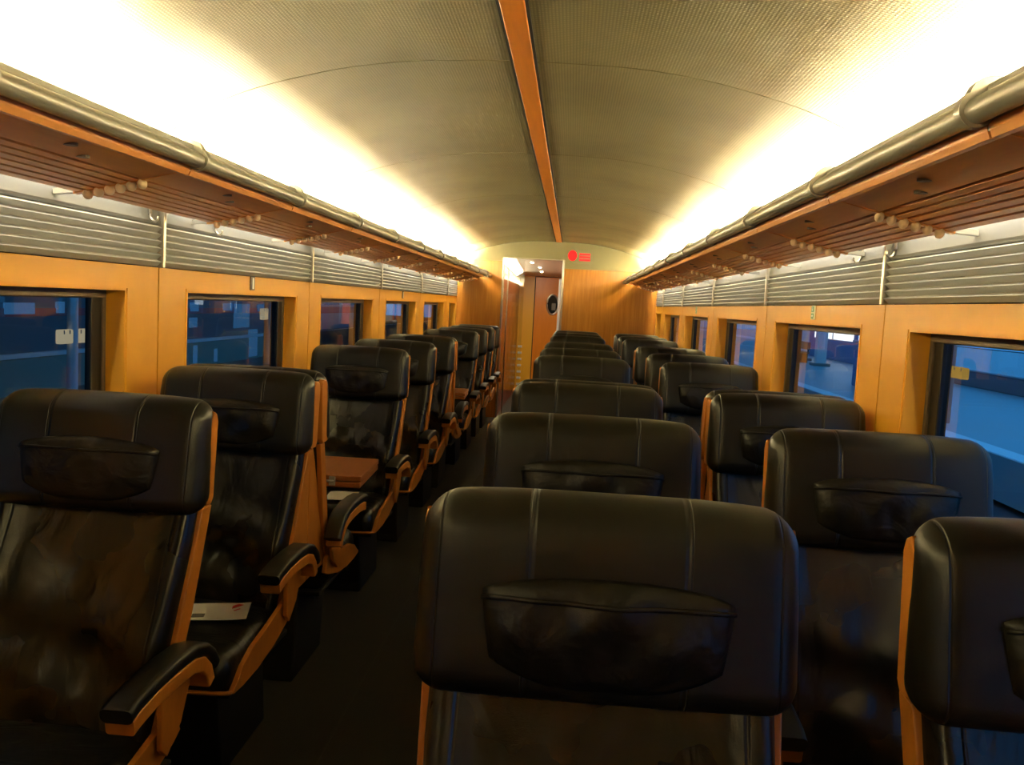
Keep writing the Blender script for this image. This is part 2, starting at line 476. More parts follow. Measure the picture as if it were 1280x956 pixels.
# ------------------------------------------------------------------ louvre bands over the windows
NTH = ['first', 'second', 'third', 'fourth', 'fifth', 'sixth', 'seventh', 'eighth', 'ninth', 'tenth', 'eleventh', 'twelfth']
def louvre(side, y0, y1, idx):
    sd = 'left' if side < 0 else 'right'
    t = thing('louvre_panel', 'aluminium louvre panel over the %s windows, %s from the camera' % (sd, NTH[idx]), 'louvre', (side * W, (y0 + y1) / 2, ZT), 0, 'louvre panels over the %s windows' % sd)
    h = (y1 - y0) / 2 - .006
    bm = bmesh.new(); p = .0247
    for k in range(6):
        z = .004 + k * p
        pts = [(.030, z), (.008, z), (-.009, z + .0150), (-.010, z + .0165), (.008, z + p), (.030, z + p)]
        merge(bm, prism([(q[0] * side, q[1]) for q in pts], -h, h + .005, 'xz'))
    obj('slat_bank', bm, 'slat', t)
    bm = bmesh.new()
    merge(bm, prism([(side * a, b_) for a, b_ in ((.03, .153), (.004, .153), (-.002, .158), (-.004, .165), (.008, .235), (.02, .40), (.03, .40))], -h, h, 'xz'))
    obj('top_plate', bm, 'plate', t)
    bm = bmesh.new(); box(bm, -.017 if side > 0 else -.03, .03 if side > 0 else .017, -h - .0065, -h + .012, 0, .235, .002)
    obj('end_post', bm, 'steel', t)
segs = [(s0, s1) for s0, s1 in zip(SEAMS[1:], SEAMS[2:] + [YE - .02])]
for side in (-1, 1):
    for i, (a, e) in enumerate(s for s in segs if s[1] > 1.3): louvre(side, a, e, i)
bm = bmesh.new()
for side in (-1, 1): box(bm, side * W - .02, side * W + .02, YB, SEAMS[1], ZT, 1.97)
struct('trim_6', bm, 'plate')

# ------------------------------------------------------------------ luggage racks
RY = [-2.14 + .92 * i for i in range(15)]      # bracket stations: ... 1.54, 2.46, 3.38 ...
def zu(x): return 1.838 - .225 * (abs(x) - .87)   # underside of the rack
def rack(side):
    sd = 'left' if side < 0 else 'right'
    t = thing('luggage_rack', ('wooden overhead luggage rack with steel rail along the %s side ' % sd) + ('above the single seats' if side < 0 else 'above the seat pairs'), 'luggage rack', (side * .87, 4.5, 1.84))
    ox, oy, oz = t.location
    y0, y1 = YB, YE - .01
    bm = bmesh.new(); cyl(bm, (0, y0 - oy, .022), (0, y1 - oy, .022), .022, 20)
    rl = obj('rail', bm, 'rail', t, angle=40)
    bm = bmesh.new(); box(bm, min(side * .012, side * .05), max(side * .012, side * .05), y0 - oy, y1 - oy, .048, .066, .004)
    box(bm, min(side * .026, side * .032), max(side * .026, side * .032), y0 - oy, y1 - oy, -.008, .05)
    obj('rail_lip', bm, 'lip', t)
    # rounded wooden nosing under the rail
    def P(x, dz=0): return (side * x - ox, zu(x) + dz - oz)
    for i, (a, e) in enumerate(zip(RY[:-1], RY[1:])):
        e = min(e, y1); a = max(a, y0)
        if e - a < .1: continue
        pts = [P(.895), P(.90, -.012), P(.915, -.008), P(.925, 0), P(1.03, 0), P(1.03, .016), P(.90, .018), P(.892, .012)]
        bd = obj('front_board', prism(pts, a + .004 - oy, e - .004 - oy, 'xz'), 'rack_wood', t)
        for xh, yo in ((.965, -.02), (1.005, .10)):
            bm = bmesh.new(); yc = (a + e) / 2 + yo - oy; zc = zu(xh) - oz
            cyl(bm, (side * xh - ox, yc, zc - .003), (side * xh - ox, yc, zc + .004), .016, 14)
            obj('spot_lens', bm, 'frame_grey', bd)
    bm = bmesh.new()
    for k in range(6):
        xa = 1.042 + k * .0325
        merge(bm, prism([P(xa), P(xa + .022), P(xa + .022, .016), P(xa, .016)], y0 - oy, y1 - oy, 'xz'))
    obj('slats', bm, 'rack_slat', t)
    bm = bmesh.new()
    merge(bm, prism([P(1.0, .019), P(1.235, .019), P(1.235, .026), P(1.0, .026)], y0 - oy, y1 - oy, 'xz'))
    obj('shelf_plate', bm, simple('rack shelf plate', (.16, .07, .025), .6), t)
    for y in RY:
        if y > y1 - .05: continue
        yy = y - oy
        bm = bmesh.new()
        # clamp collar round the rail, arm to the wall, studs between the slats
        cyl(bm, (0, yy - .011, .024), (0, yy + .011, .024), .031, 20)
        cyl(bm, (side * .022, yy - .012, .042), (side * .022, yy + .012, .042), .038, 20)
        br = obj('bracket', bm, 'rail', t, angle=40)
        bm = bmesh.new()
        merge(bm, prism([P(.90, -.001), P(1.03, -.004), P(1.235, -.004), P(1.235, .018), P(.90, .012)], yy - .013, yy + .013, 'xz'))
        obj('arm', bm, 'rack_wood', br)
        bm = prism([P(1.236, 0), P(1.297, .008), P(1.297, .024), P(1.236, .016)], yy - .012, yy + .012, 'xz')
        obj('wall_mount', bm, 'lip', br)
        bm = bmesh.new()
        for k in range(6):
            xk = 1.036 + k * .0325
            ball(bm, (side * xk - ox, yy, zu(xk) - oz - .011), .0155, 10, 8, (.8, 1.3, .95))
        obj('stud', bm, 'knob', br, smooth=True)
    return t
rack(-1); rack(1)

# fluorescent tubes in the coves above the racks
M['tube'] = emit('cove tube', (1., .915, .68), 8.)
LAMP_W, LAMP_A, WASH_W = 98., math.radians(43), 3.0
def strip_light(parent, name, x, z, length, width, ax, az, power, col):
    li = bpy.data.lights.new(name, 'AREA'); li.shape = 'RECTANGLE'; li.size = length; li.size_y = width
    li.energy = power; li.color = col
    o = bpy.data.objects.new(name, li); COL.objects.link(o); o.parent = parent
    zc = -Vector((ax, 0, az)).normalized()              # lamp shines along its -Z
    xc = Vector((0, 1, 0)); yc = zc.cross(xc)
    o.matrix_local = Matrix.Translation((x, 0, z)) @ Matrix((xc, yc, zc)).transposed().to_4x4()
    return o
M['wash'] = emit('louvre wash tube', (1., .95, .82), 6.)
for k_ in ('tube', 'wash'): M[k_].cycles.emission_sampling = 'NONE'
k = 0
for side in (-1, 1):
    sd = 'left' if side < 0 else 'right'
    j = 0
    for s0, s1 in zip(SEAMS, SEAMS[1:] + [YE]):
        a, e = s0 + .15, s1 - .15
        t = thing('cove_lamp', 'fluorescent tube glowing behind the %s luggage rail, %s along from the rear' % (sd, NTH[j]), 'lamp', (side * 1.17, (a + e) / 2, 1.925), 0, 'cove lamps over the %s rack' % sd)
        bm = bmesh.new(); cyl(bm, (0, a - (a + e) / 2, 0), (0, e - (a + e) / 2, 0), .013, 8)
        obj('tube', bm, 'tube', t)
        bm = bmesh.new()
        for yy in (a, e):
            yc = yy - (a + e) / 2
            box(bm, -.02, .02, yc - .03 if yy == a else yc, yc if yy == a else yc + .03, -.093, .02)
        obj('socket', bm, 'dark', t)
        bm = bmesh.new(); hh = (e - a) / 2 + .02
        merge(bm, prism([(side * p_, q_) for p_, q_ in ((-.030, .022), (-.030, -.035), (.03, -.035), (.045, .03), (.041, .03), (.027, -.031), (-.026, -.031), (-.027, .022))], -hh, hh, 'xz'))
        obj('reflector', bm, 'plate', t)
        bm = bmesh.new(); cyl(bm, (side * .055, a - (a + e) / 2, -.045), (side * .055, e - (a + e) / 2, -.03), .010, 8)
        obj('wash_tube', bm, 'wash', t)
        strip_light(t, 'cove_light', side * .002, .016, e - a, .024, side * math.sin(LAMP_A), math.cos(LAMP_A), LAMP_W, (1., .915, .68))
        strip_light(t, 'wash_light', side * .067, -.05, e - a, .016, side * .75, -.65, WASH_W, (1., .95, .82))
        j += 1

# ------------------------------------------------------------------ seats
TAN = math.tan(math.radians(20))
def tilt(z): return .034 * (1.225 - z) / .28
def build_seat(name, label, pair=False):
    t = thing(name, label, 'seat')
    # headrest: top 1.235, underside .955, front face at y = 0
    def fh(q):
        x, y, z = q.x, q.y, q.z
        s = z / .14
        x *= 1.0 + .012 * (-s)
        front = max(0, -y / .055)
        y2 = y - front * .012 * (1 - (x / .265) ** 2) + .016 * max(0, s) ** 2
        y2 -= front * .010 * max(0, -s)
        z2 = z - .010 * (x / .26) ** 4 * max(0, s)
        return (x, y2 + .052 - tilt(z2 + 1.086), z2 + 1.086)
    obj('headrest', rbox(.545, .105, .286, .048, (14, 2, 8), fh), 'leather_head', t, smooth=True)
    # leather pillow strapped to the headrest
    bm = bmesh.new(); nu, nv = 30, 14
    def pil(u, v, back=False):
        sag = .014 * (1 - abs(u) ** 1.6) - .004 * u ** 8
        top = 1.105 + sag - .006 * abs(u) ** 6
        bot = .968 + .035 * abs(u) ** 3
        wtop, wbot = .174, .160
        z = top + (bot - top) * v
        x = u * (wtop + (wbot - wtop) * v ** 1.3)
        prof_ = (max(0, 1 - abs(u) ** 4)) ** .5 * (math.sin(PI * min(1, .10 + .90 * v ** .8)) ** .6 if v < 1 else 0)
        wr = .0035 * math.sin(9 * u + 6 * v) * prof_ + .003 * math.sin(17 * u * (1 + .3 * v) - 4 * v) * v * prof_ + .004 * math.cos(5 * u) * math.sin(8 * v) * prof_
        z += .010; y = -.006 - tilt(z) - (.027 * prof_ + wr) - .012 * (1 - (x / .265) ** 2)
        if back: y = .03
        return (x, y, z)
    g = [[bm.verts.new(pil(-1 + 2 * i / nu, j / nv)) for i in range(nu + 1)] for j in range(nv + 1)]
    for j in range(nv):
        for i in range(nu): bm.faces.new((g[j][i], g[j + 1][i], g[j + 1][i + 1], g[j][i + 1]))
    rim = [g[0][i] for i in range(nu + 1)] + [g[j][nu] for j in range(1, nv + 1)] + [g[nv][i] for i in range(nu - 1, -1, -1)] + [g[j][0] for j in range(nv - 1, 0, -1)]
    bk = [bm.verts.new((v.co.x * .97, .02, v.co.z)) for v in rim]
    for i in range(len(rim)): bm.faces.new((rim[i], rim[(i + 1) % len(rim)], bk[(i + 1) % len(rim)], bk[i]))
    bm.faces.new(bk)
    bmesh.ops.recalc_face_normals(bm, faces=bm.faces[:])
    pl = obj('pillow', bm, 'leather_pillow', t, smooth=True)
    pts = []
    for i in range(25):
        u = -1 + 2 * i / 24
        v = .10 + .07 * (1 - u * u)
        p = pil(u, v); pts.append((p[0] * 1.0, p[1] - .003, p[2]))
    obj('piping', tube(pts, .0035, 6), 'leather_pillow', pl, smooth=True)
    # backrest, reclined
    def fb(q):
        x, y, z = q.x, q.y, q.z
        s = (z + .285) / .57                 # 0 bottom .. 1 top
        x *= .90 + .10 * min(1, s * 1.25)
        front = max(0, -y / .05)
        a = abs(x) / .24
        y -= front * (.016 * max(0, a - .72) / .28 * (1 if a < 1 else 0) - .014 * (1 - a * a))
        y -= front * .022 * math.sin(PI * min(1, max(0, s * 1.1)))
        fold = math.exp(-((s - .42) / .22) ** 2) * max(0, 1 - a * a)
        y -= front * fold * (.013 * math.sin(19 * x + 6 * s + 1.) + .008 * math.sin(34 * x - 11 * s) + .019 * math.sin(15 * s + 11 * x - .5))
        return (x, y + .062 - (1 - s) * .57 * TAN, z + .70)
    obj('backrest', rbox(.50, .10, .57, .035, (28, 2, 26), fb), 'leather_back', t, smooth=True)
    # rear shell
    def fs(q):
        s = (q.z + .39) / .78
        return (q.x * (.92 + .08 * s), q.y + .113 - (1 - s) * .62 * TAN * .9 + (0 if s < .7 else (s - .7) * -.08), q.z + .80)
    obj('back_shell', rbox(.47, .022, .78, .010, (4, 1, 10), fs, 2), 'shell', t, smooth=True)
    # wooden edge boards
    hx0, hx1 = .252, .2715
    d1 = .128 if pair else .100
    for s in (-1, 1):
        pts = [(.052, .990), (.058, .972), (d1 - .012, .970), (d1, .985), (d1 - .002, 1.175), (d1 - .012, 1.195), (d1 - .03, 1.203), (.072, 1.200), (.058, 1.185)]
        pts = [(a_ - tilt(b_), b_ - .008) for a_, b_ in pts]
        bm = prism(pts, s * hx0, s * hx1, 'yz', .003)
        obj('headrest_trim', bm, 'seat_wood', t)
        def yb(z, d): return d - (.985 - z) * TAN
        bot = .42
        pts = [(yb(.955, .042), .955), (yb(.955, .095), .955), (yb(.70, .105), .70), (yb(bot, .085), bot), (yb(bot, .035), bot), (yb(.70, .038), .70)]
        o_ = obj('back_trim', prism(pts, s * .244, s * .262, 'yz', .003), 'seat_wood', t)
        for v in o_.data.vertices:      # (shared by every copy)      # follow the taper of the backrest
            k_ = (.955 - v.co.z) / .5
            v.co.x -= s * .024 * max(0, k_ - .15)
    if pair:
        for s in (-1, 1):
            pts = [(.10, .958), (.128, .958), (.128, .46), (-.12, .46), (-.055, .60), (.02, .80)]
            obj('side_panel', prism(pts, s * .222, s * .238, 'yz', .003), 'seat_wood', t)
    # cushion
    def fc(q):
        x, y, z = q.x, q.y, q.z
        f = min(1, max(0, (-y - .02) / .24))          # towards the front edge
        top = max(0, z / .06)
        z2 = z + .022 * f * f * (.4 + .6 * top) - .030 * max(0, (-y - .17) / .09) ** 2 * (1 if z > -.02 else .2)
        z2 += top * .012 * (1 - (x / .24) ** 2)
        z2 += top * .004 * math.sin(18 * y + 5 * x)
        return (x, y - .345, z2 + .400)
    obj('cushion', rbox(.478, .52, .125, .045, (12, 14, 2), fc), 'leather_seat', t, smooth=True)
    # wooden pan under the cushion, sides turned up, thin lip round the front
    bm = bmesh.new()
    for s in (-1, 1):
        pts = [(-.08, .475), (-.10, .492), (-.14, .487), (-.30, .460), (-.44, .442), (-.52, .416), (-.565, .385), (-.59, .372), (-.59, .362), (-.52, .356), (-.40, .356), (-.25, .374), (-.10, .412), (-.06, .43)]
        merge(bm, prism(pts, s * .240, s * .256, 'yz', .002))
    lip = []
    for i in range(21):
        a = -PI / 2 + PI * i / 20
        lip.append((.248 * math.copysign(abs(math.sin(a)) ** .5, math.sin(a)), -.588 - .022 * math.cos(a) ** .6, .367))
    merge(bm, tube(lip, .006, 6))
    obj('seat_pan', bm, 'seat_wood', t)
    bm = bmesh.new(); box(bm, -.235, .235, -.57, -.06, .335, .352, .004)
    obj('pan_base', bm, 'base_black', t)
    # pedestal
    bm = bmesh.new()
    merge(bm, prism([(-.40, 0), (-.02, 0), (-.06, .334), (-.44, .334), (-.46, .30), (-.40, .05)], -.15, .15, 'yz', .008))
    obj('pedestal', bm, 'base_black', t)
    # armrests
    path = [(-.435, .646), (-.40, .656), (-.32, .663), (-.22, .664), (-.13, .658), (-.07, .640), (-.03, .612), (-.008, .580)]
    for s in (-1, 1):
        a = obj('armrest', sweep(path, rrect(.068, .034, .013), s * .293), 'leather_arm', t, angle=50)
        path2 = [(y, z - .039) for y, z in path[:-1]] + [(-.020, .545)]
        path2 = [(-.420, .617), (-.39, .623), (-.32, .630), (-.22, .630), (-.13, .624), (-.08, .607), (-.05, .580), (-.035, .545)]
        obj('armrest_frame', sweep(path2, rrect(.060, .036, .006), s * .293), 'seat_wood', a, angle=50)
        bm = prism([(-.16, .61), (-.07, .60), (-.05, .56), (-.10, .47), (-.17, .42), (-.20, .45), (-.20, .56)], s * .262, s * .276, 'yz', .003)
        obj('armrest_post', bm, 'seat_wood', a)
    return t

GL, GM, GW = 'single seats by the left windows', 'aisle seats of the right-hand pairs', 'window seats of the right-hand pairs'
XL, XM, XW = -.930, .289, 1.000
Llab = ['large black leather single seat in front by the left windows, nearest the camera',
        'black leather single seat with a white leaflet on its cushion, second by the left windows',
        'black leather single seat behind the folding table, third by the left windows',
        'black leather single seat fourth from the camera by the left windows',
        'black leather single seat with wide wooden side, fifth by the left windows',
        'black leather single seat behind the farther folding table, sixth by the left windows',
        'black leather single seat seventh from the camera by the left windows',
        'black leather single seat eighth from the camera by the left windows',
        'black leather single seat farthest down the left side, next to the end partition']
YL = [2.035, 2.905, 4.665, 5.61, 6.55, 8.27, 9.15, 10.02, 10.72]
YR = [1.20, 2.14, 3.07, 4.84, 5.76, 6.72, 8.50, 9.38, 10.25]
words = ['nearest the camera, at bottom centre', 'second from the camera', 'third from the camera', 'fourth from the camera', 'fifth from the camera', 'sixth from the camera', 'seventh from the camera', 'eighth from the camera', 'farthest from the camera, before the wooden bulkhead']
seat0 = build_seat('train_seat', Llab[0])
seatP = build_seat('train_seat', Llab[1], pair=True)
used = {}
def put(x, y, rz, label, group, pair=False, wall=0):
    src = seatP if pair else seat0
    if src.name not in used:
        used[src.name] = 1
        src.location = (x, y, 0); src.rotation_euler = (0, 0, rz); src['label'] = label; src['group'] = group
        return src
    return dup(src, (x, y, 0), rz, label, group, wall)
left = []
for i, y in enumerate(YL):
    left.append(put(XL, y, 0, Llab[i], GL, i in (1, 4)))
put(XL, YL[1] + .26, PI, 'black leather single seat turned away from the camera before the nearer folding table', 'seats turned away from the camera', True)
put(XL, YL[4] + .26, PI, 'black leather single seat turned away from the camera before the farther folding table', 'seats turned away from the camera', True)
for i, y in enumerate(YR):
    put(XM, y, 0, 'black leather aisle seat right of the aisle, ' + words[i], GM, i in (2, 5))
    w = words[i].replace(', at bottom centre', ', cut off by the frame')
    put(XW, y + .015, 0, 'black leather seat by the right windows, ' + w.replace('nearest the camera', 'nearest camera'), GW, i in (2, 5), 1)
for i, nm in ((2, 'third'), (5, 'sixth')):
    put(XM, YR[i] + .26, PI, 'black leather aisle seat turned away, back to back with the %s right aisle seat' % nm, 'seats turned away from the camera', True)
    put(XW, YR[i] + .275, PI, 'black leather window seat turned away, back to back with the %s right window seat' % nm, 'seats turned away from the camera', True, -1)

# ------------------------------------------------------------------ folding tables at the left wall
def table(y0, y1, label):
    t = thing('folding_table', label, 'table', (-1.0, (y0 + y1) / 2, 0), 0, 'folding tables by the left windows')
    h = (y1 - y0) / 2
    def leaf(z0, z1, xr):
        return prism([(-.295, -h), (xr + .02, -h), (xr, h), (-.295, h)], z0, z1, 'xy', .004)
    obj('lower_leaf', leaf(.672, .696, .325), 'table_wood', t)
    obj('upper_leaf', leaf(.700, .724, .328), 'table_wood', t)
    bm = bmesh.new()
    for dx in (-.022, .022): box(bm, .20 + dx - .014, .20 + dx + .014, -h - .006, -h + .002, .678, .718, .002)
    cyl(bm, (.168, -h - .006, .698), (.232, -h - .006, .698), .006, 10)
    obj('hinge', bm, 'chrome', t)
    bm = bmesh.new()
    merge(bm, prism([(-.294, .30), (-.25, .30), (-.20, .60), (.10, .665), (.10, .672), (-.294, .672)], -.03, .03, 'xz', .004))
    obj('support', bm, 'base_black', t)
table(3.66, 4.10, 'brown wooden folding table folded double with chrome hinge, between the left seats')
table(7.33, 7.77, 'brown wooden folding table farther down the left side, beyond the fifth single seat')

# ------------------------------------------------------------------ leaflets
def leaflet(loc, rz, w, d, label, red=True):
    t = thing('leaflet', label, 'leaflet', loc, rz, 'leaflets left on the seats')
    bm = bmesh.new(); n = 10
    for zo in (0, .002):
        row = []
        for i in range(n + 1):
            u = i / n
            z = .010 * max(0, u - .75) ** 1.5 * 4 + .003 * math.sin(PI * u) + zo
            row.append((bm.verts.new((-w / 2 + w * u, -d / 2, z)), bm.verts.new((-w / 2 + w * u, d / 2, z + .002))))
        for a, b_ in zip(row[:-1], row[1:]): bm.faces.new((a[0], b_[0], b_[1], a[1]))
        if zo == 0: r0 = row
    for a, b_ in ((0, 0), (n, n)): bm.faces.new((r0[a][0], r0[a][1], row[a][1], row[a][0]))
    for k_ in (0, 1):
        for i in range(n): bm.faces.new((r0[i][k_], r0[i + 1][k_], row[i + 1][k_], row[i][k_]))
    bmesh.ops.recalc_face_normals(bm, faces=bm.faces[:])
    obj('sheet', bm, 'paper', t)
    if red:
        bm = bmesh.new(); merge(bm, prism([(w * .30, d * .12), (w * .42, d * .36), (w * .36, d * .42), (w * .30, d * .30)], .0068, .0078, 'xy'))
        merge(bm, prism([(w * .34, -d * .02), (w * .40, d * .10), (w * .385, d * .12), (w * .325, d * .0)], .0068, .0078, 'xy'))
        obj('red_mark', bm, 'red_ink', t)
        bm = bmesh.new()
        for i in range(3): box(bm, -w * .12, w * .02, -d * (.34 - .08 * i) - .004, -d * (.34 - .08 * i) + .003, .0055, .0068)
        obj('print', bm, 'grey_ink', t)
def seat_top(seat, x, y, w_, d_):
    from mathutils.bvhtree import BVHTree
    c = [k_ for k_ in seat.children if k_.name.startswith('cushion')][0]
    tr = BVHTree.FromPolygons([v.co for v in c.data.vertices], [tuple(p.vertices) for p in c.data.polygons])
    best = 0
    for i in range(7):
        for j in range(7):
            h = tr.ray_cast(Vector((x - seat.location.x + w_ * (i / 6 - .5), y - seat.location.y + d_ * (j / 6 - .5), 2)), Vector((0, 0, -1)))[0]
            if h: best = max(best, h.z)
    return best + .001
leaflet((-.885, 2.60, seat_top(left[1], -.885, 2.60, .27, .17)), math.radians(14), .27, .14, 'white leaflet with a red mark lying on the second left seat')
leaflet((-.90, 4.30, seat_top(left[2], -.90, 4.30, .16, .2)), math.radians(4), .15, .19, 'plain white leaflet on the left seat beneath the folding table', False)

# ------------------------------------------------------------------ wall plates and hooks
def plate(side, y, label, green):
    t = thing('wall_sign', label, 'sign', (side * (W - .003), y, 1.535), 0, None)
    bm = bmesh.new(); box(bm, -.003, .003, -.026, .026, -.032, .032, .001)
    obj('plate', bm, 'sign_cream' if green else 'frame_grey', t)
    x = -side * .0035
    bm = bmesh.new()
    if green:
        box(bm, x - .0008, x + .0008, -.018, .018, .002, .027)
        box(bm, x - .0008, x + .0008, -.018, .018, -.027, -.004)
        obj('field', bm, 'sign_green', t)
        bm = bmesh.new(); x -= side * .001
        ball(bm, (x, .004, .022), .003, 8, 6, (.3, 1, 1))
        merge(bm, prism([(-.006, .005), (-.002, .012), (-.004, .018), (.006, .018), (.009, .011), (.004, .011), (.004, .005), (.001, .011)], x - .0004, x + .0004))
        merge(bm, prism([(-.012, -.015), (-.002, -.008), (-.002, -.012), (.012, -.012), (.012, -.018), (-.002, -.018), (-.002, -.022)], x - .0004, x + .0004))
        obj('symbol', bm, 'white', t)
    else:
        box(bm, x - .0008, x + .0008, -.006, .012, -.026, .026)
        obj('stripe', bm, 'white', t)
plate(1, 4.0, 'small green and cream escape sign above the right window', True)
plate(1, 7.69, 'small green and cream escape sign farther down the right wall', True)
plate(-1, 4.04, 'small grey wall plate with a white stripe above the left window', False)
plate(-1, 7.72, 'small grey wall plate with a white stripe farther down the left wall', False)

def hook(side, y, label):
    t = thing('coat_hook', label, 'coat hook', (side * (W - .004), y, 1.765), 0, 'coat hooks on the louvre band')
    x = -side
    pts = [(0, 0, .012), (0, 0, -.02), (x * .008, 0, -.034), (x * .020, 0, -.038), (x * .028, 0, -.030), (x * .029, 0, -.018)]
    obj('hook', tube(pts, .0042, 8), 'steel', t, smooth=True)
    bm = bmesh.new(); box(bm, -.004, .004, -.008, .008, -.012, .020, .002)
    obj('plate', bm, 'steel', t)
for side, y, lab in ((-1, 3.03, 'small steel coat hook on the left louvre band beside the nearest seam'),
                     (1, 3.05, 'small steel coat hook on the right louvre band just before the seam'),
                     (1, 3.40, 'small steel coat hook on the right louvre band just beyond the seam'),
                     (-1, 3.60, 'small steel coat hook on the left louvre band, above the second left window')):
    hook(side, y, lab)

# ------------------------------------------------------------------ far end: bulkheads, doorway, vestibule
DX0, DX1, DZ = -.715, .085, 2.11
bm = bmesh.new()
box(bm, -1.36, DX0, YE, YE + .06, 0, 2.06)
struct('wall_far_left', bm, 'bulk_wood')
bm = bmesh.new(); box(bm, DX1, 1.36, YE, YE + .06, 0, 2.0)
struct('wall_far_right', bm, 'bulk_wood')
# arched fascia over the bulkheads
def fascia(x0, x1, z0):
    pts = [(x, z - .003) for x, z in xs if x0 < x < x1 and z > z0 + .005]
    pts = [(x0, max(ceiling_z(x0), z0 + .004))] + pts + [(x1, max(ceiling_z(x1), z0 + .004)), (x1, z0), (x0, z0)]
    return prism(pts, YE - .004, YE + .05, 'xz')
bm = bmesh.new(); merge(bm, fascia(-1.32, DX0, 2.06)); merge(bm, fascia(DX0, DX1, DZ)); merge(bm, fascia(DX1, 1.32, 2.0))
struct('wall_far_fascia', bm, 'fascia')
# doorway posts
bm = bmesh.new()
box(bm, DX1 - .022, DX1 + .004, YE - .012, YE + .07, 0, DZ, .004)
box(bm, DX0 - .004, DX0 + .014, YE - .012, YE + .07, 0, DZ, .004)
box(bm, DX0, DX1, YE - .006, YE + .07, DZ - .012, DZ + .004, .003)
struct('trim_7', bm, 'steel')
# glass leaf of the doorway
t = thing('glass_door', 'clear glass sliding door leaf with slim metal edges in the far doorway', 'door', (-.57, YE + .09, 0))
bm = bmesh.new(); box(bm, -.14, .14, -.004, .004, .03, 2.09); obj('pane', bm, 'door_glass', t)
for s, x in ((-1, -.135), (1, -.075)):
    bm = bmesh.new(); box(bm, x - .008, x + .008, -.012, .012, .02, 2.09, .002); obj('edge_post', bm, 'steel', t)
# vestibule
CY = 15.2
bm = bmesh.new(); box(bm, DX0 - .06, DX0, YE + .06, CY, 0, 2.02)
struct('wall_vestibule_left', bm, 'corr_wood')
bm = bmesh.new(); box(bm, .30, .36, YE + .06, CY, 0, 2.1)
struct('wall_vestibule_right', bm, 'corr_wood')
bm = bmesh.new()
v = [bm.verts.new(p) for p in ((DX0 - .05, YE + .06, 2.14), (.36, YE + .06, 2.14), (.36, CY, 2.01), (DX0 - .05, CY, 2.01))]
bm.faces.new(v)
struct('ceiling_vestibule', bm, simple('vestibule ceiling', (.78, .80, .66), .35))
bm = bmesh.new(); box(bm, DX0 - .05, -.452, CY, CY + .06, 0, 2.1)
struct('wall_vestibule_far', bm, 'yellow_panel')
bm = bmesh.new(); box(bm, -.452, -.438, CY + .01, CY + .06, 0, 2.0); struct('trim_8', bm, 'dark')
bm = bmesh.new(); box(bm, -.438, .36, CY + .0, CY + .06, 2.0, 2.12); struct('trim_9', bm, 'dark')
# orange door with oval window
rt = bpy.data.objects.new('door_1', None); COL.objects.link(rt); rt['kind'] = 'structure'; rt.location = (-.04, CY, 0)
bm = bmesh.new(); box(bm, -.398, .40, .01, .05, 0, 2.0, .004); obj('panel', bm, 'door_wood', rt)
ov = [(-.085 + .10 * math.cos(2 * PI * i / 32), 1.535 + .17 * math.sin(2 * PI * i / 32)) for i in range(32)]
obj('oval_window', prism(ov, .0, .012, 'xz'), 'train_glass', rt)
ovo = [(-.085 + .10 * math.cos(2 * PI * i / 32), -.004, 1.535 + .17 * math.sin(2 * PI * i / 32)) for i in range(33)]
obj('window_ring', tube(ovo, .016, 8), 'steel', rt, smooth=True)
bm = bmesh.new(); box(bm, -.10, -.03, -.006, -.0005, 1.44, 1.56, .01); obj('notice', bm, 'plate', rt)
# inner metal jamb
bm = bmesh.new(); box(bm, -.02, .02, CY - .9, CY - .86, 0, 1.96, .008); box(bm, .02, .30, CY - .9, CY - .86, 0, 2.05)
struct('trim_10', bm, 'lip')
# ventilation grille low on the yellow panel
t = thing('vent_grille', 'column of short white slots low on the yellow panel beyond the doorway', 'vent', (-.655, CY - .012, 0))
bm = bmesh.new(); box(bm, -.045, .045, .0, .011, .02, .85, .004); obj('plate', bm, 'yellow_panel', t)
for i in range(7):
    bm = bmesh.new(); box(bm, -.036, .036, -.010, .0, .10 + i * .11, .138 + i * .11, .004); obj('slot', bm, 'white', t)
# cove light panel in the vestibule
t = thing('vestibule_light', 'bright white light panel along the vestibule ceiling beyond the doorway', 'lamp', (DX0 + .055, YE + .1, 2.03))
bm = bmesh.new()
v = [bm.verts.new(p) for p in ((-.045, 0.05, .0), (.05, .05, .07), (.05, 2.6, .0), (-.045, 2.6, -.06))]
bm.faces.new(v); obj('diffuser', bm, emit('vestibule lamp', (1., .93, .68), 25.), t)
bm = bmesh.new()
merge(bm, tube([(-.045, .05, -.004), (-.045, 2.6, -.064)], .006, 6)); obj('housing', bm, 'lip', t)
# tiny ceiling spots
for i, (x, y) in enumerate(((-.38, 12.3), (-.30, 13.1), (-.30, 14.0))):
    z = 2.14 - .13 * (y - YE - .06) / (CY - YE - .06)
    t = thing('ceiling_spot', 'small round spotlight in the vestibule ceiling, %s from the doorway' % NTH[i], 'lamp', (x, y, z - .006), 0, 'vestibule ceiling spots')
    bm = bmesh.new(); cyl(bm, (0, 0, -.004), (0, 0, .006), .030, 16); obj('ring', bm, 'chrome', t)
    bm = bmesh.new(); cyl(bm, (0, 0, -.006), (0, 0, -.004), .018, 14); obj('lens', bm, emit('spot lens', (1, .92, .7), 300.), t)
